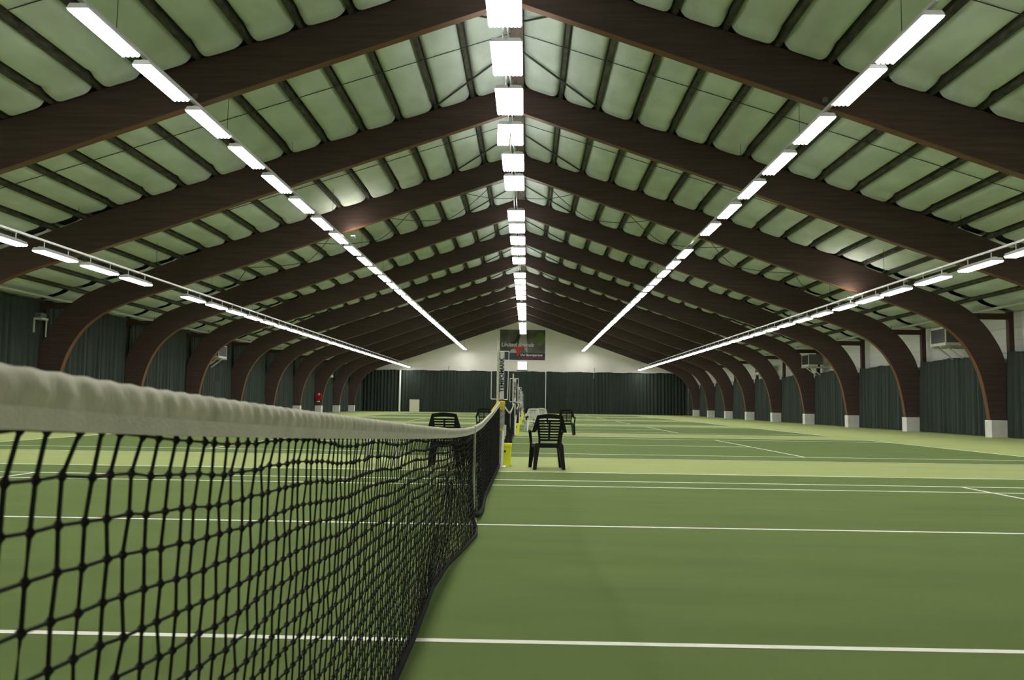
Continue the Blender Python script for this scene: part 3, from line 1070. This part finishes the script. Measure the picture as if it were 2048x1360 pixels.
# eaves pipes
for s, nm in ((-1, 'left'), (1, 'right')):
    t = thing('eaves_pipe', 'pale pipe running along the %s eaves behind the arches' % nm, 'pipe', (s * 18.9, 36, 5.08))
    part('pipe', MB().tube([(0, -50, 0), (0, 51, 0)], 0.055, 8), PIPE, t, True)
    hk = MB()
    for k in range(14):
        yy = -44.5 + k * S
        hk.box(-0.012, 0.012, yy - .012, yy + .012, 0.05, 0.42)
    part('hanger', hk, RODM, t)

# ------------------------------------------------------------------ far wall items
pt = thing('advert_poster', 'large framed sports advertising poster high on the far white wall', 'poster', (-0.2, YW - 0.02, 6.30))
W2, H = 2.70, 3.62
part('print', MB().box(-W2, W2, -0.05, 0.0, 0, H), PO_BG, pt, label='dark blurred photographic print')
fb = MB()
for a in ((-W2 - .1, W2 + .1, -0.07, 0, -0.12, 0), (-W2 - .1, W2 + .1, -0.07, 0, H, H + .06), (-W2 - .06, -W2, -0.07, 0, 0, H), (W2, W2 + .12, -0.07, 0, 0, H)):
    fb.box(*a)
part('frame', fb, WHITEP, pt)


def flat(name, poly, m, off=0.0):
    mb = MB().prism([(x, z) for x, z in poly], -0.056 - off, -0.05)
    return part(name, mb, m, pt)


flat('colour_band', [(-W2, 0.0), (-0.45, 0.0), (-0.45, 0.83), (-W2, 0.83)], PO_NAVY)
flat('colour_band', [(-0.45, 0.0), (W2, 0.0), (W2, 0.42), (-0.45, 0.42)], PO_MAR)
flat('colour_band', [(-0.45, 0.42), (W2, 0.42), (W2, 0.83), (-0.45, 0.83)], PO_DARK)
n = 20
flat('green_ball', [(2.08 + 0.62 * math.cos(2 * math.pi * k / n), 2.55 + 0.80 * math.sin(2 * math.pi * k / n)) for k in range(n)], PO_GREEN, 0.002)
flat('pale_shape', [(-0.45, 2.2), (0.0, 1.75), (0.45, 1.0), (0.6, 0.9), (0.55, 2.0), (0.45, 3.0), (-0.2, 3.1)], PO_PALE, 0.001)
flat('pale_shape', [(-1.6, 0.85), (-0.6, 0.85), (-0.75, 1.3), (-1.3, 1.28)], PO_PALE, 0.001)
flat('dark_shape', [(-1.5, 2.05), (-0.55, 1.9), (-0.35, 2.9), (-0.6, 3.0), (-0.9, 2.35)], PO_DARK, 0.001)
flat('red_shape', [(-1.75, 1.62), (-0.9, 1.40), (-0.72, 0.95), (-0.58, 0.42), (-0.40, 0.62), (-0.25, 1.2), (0.1, 1.45), (0.75, 1.58), (0.0, 1.72), (-1.0, 1.72)], PO_RED, 0.003)
o = obj('lettering', text_mesh('United Brands', 0.67, PO_TEXT, 0.25, 0.012, 0.006), pt, (-0.62, -0.066, 1.80))
o.rotation_euler = (math.radians(90), 0, 0)
o['label'] = 'pale italic words United Brands'
o = obj('lettering', text_mesh('Uw Sportpartner', 0.385, PO_TEXT, 0.0, 0.012, 0.006), pt, (1.12, -0.066, 0.60))
o.rotation_euler = (math.radians(90), 0, 0)
o['label'] = 'white words Uw Sportpartner'

lb = thing('lightbox', 'glowing white square light box below the poster', 'light box', (-0.2, YW - 0.012, 5.06))
part('box', MB().box(-0.60, 0.60, -0.16, 0, 0, 1.10), WHITEP, lb)
part('glowing_face', MB().box(-0.52, 0.52, -0.175, -0.16, 0.10, 1.03), SIGNE, lb)
part('ledge', MB().box(-0.62, 0.62, -0.20, 0, -0.05, 0.03), HEATC, lb)

o = obj('support_pole', MB().tube([(0, 0, 0), (0, 0, 4.85)], 0.115, 12).tube([(0, 0, 4.85), (0.10, 0, 5.2)], 0.03, 6).mesh('support_pole', WHITEP, False), None, (-14.62, YW - 0.75, 0))
tag(o, 'white round pole in front of the far curtain, left side', 'pole')
o = obj('support_pole', MB().tube([(0, 0, 0), (0, 0, 5.45)], 0.035, 8).mesh('support_pole', WHITEP), None, (2.60, YW - 0.55, 0))
tag(o, 'thin pale pole parting the far curtain right of the poster', 'pole')
for x, zlo, lab in ((-8.87, 4.70, 'small dark hook above the far curtain, left of the scoreboards'), (8.34, 4.2, 'small pale hook above the far curtain, right side')):
    mb = MB().tube([(0, 0.3, 5.45), (0, 0.05, 5.45), (0, 0, 5.35), (-0.08, -0.02, zlo)], 0.035, 6)
    o = obj('curtain_hook', mb.mesh('curtain_hook', RODM if x < 0 else POST), None, (x, YW - 0.32 - 0.15, 0))
    tag(o, lab, 'hook', 'hooks of the far curtain')

bd = thing('cream_board', 'cream upright board standing before the far curtain, right of the white pole', 'board', (-12.85, YW - 0.80, 0))
part('panel', MB().cbox(-0.58, 0.58, -0.04, 0.04, 0.0, 1.46, 0.015), CREAM, bd)
part('top_edge', MB().box(-0.62, 0.62, -0.06, 0.06, 1.46, 1.62), INK, bd)

# hose reel on the left, sensors on the nearest beam, dark door leaf
hr = thing('fire_hose_reel', 'red fire hose reel with white sign on a distant left arch', 'hose reel', (-19.0, B0 + 6 * S - 0.02, 0))
rl = MB()
nn = 16
rl.add([(0.30 * math.cos(2 * math.pi * k / nn), -0.16, 1.52 + 0.34 * math.sin(2 * math.pi * k / nn)) for k in range(nn)] + [(0.30 * math.cos(2 * math.pi * k / nn), 0.12, 1.52 + 0.34 * math.sin(2 * math.pi * k / nn)) for k in range(nn)],
       [tuple(range(nn - 1, -1, -1)), tuple(range(nn, 2 * nn))] + [(k, (k + 1) % nn, nn + (k + 1) % nn, nn + k) for k in range(nn)])
part('reel', rl, RED, hr)
part('hub', MB().tube([(0.10, -0.20, 1.72), (0.10, -0.14, 1.72)], 0.09, 10), WHITEP, hr)
part('sign', MB().box(-0.13, 0.13, -0.10, 0.12, 1.02, 1.10), WHITEP, hr)
for x, lab in ((-7.34, 'small grey sensor box on the nearest arch, left of the ridge'), (7.18, 'small grey sensor box on the nearest arch, right of the ridge')):
    t = thing('sensor_box', lab, 'sensor', (x, B0 - 2 * S + 0.13, 8.08), group='sensors on the nearest arch')
    part('box', MB().cbox(-0.055, 0.055, -0.07, 0, -0.06, 0.06, 0.01), GREYP, t)
    part('cable', MB().tube([(0.02, -0.02, -0.06), (0.03, -0.02, -0.35), (0.2 if x < 0 else -0.2, -0.02, -0.45)], 0.008, 5), RODM, t)
dd = obj('door_1', MB().cbox(-0.03, 0.03, -0.42, 0.42, 0, 2.25, 0.01).mesh('door_1', DARKD), None, (-19.40, 43.5, 0))
dd['kind'] = 'structure'
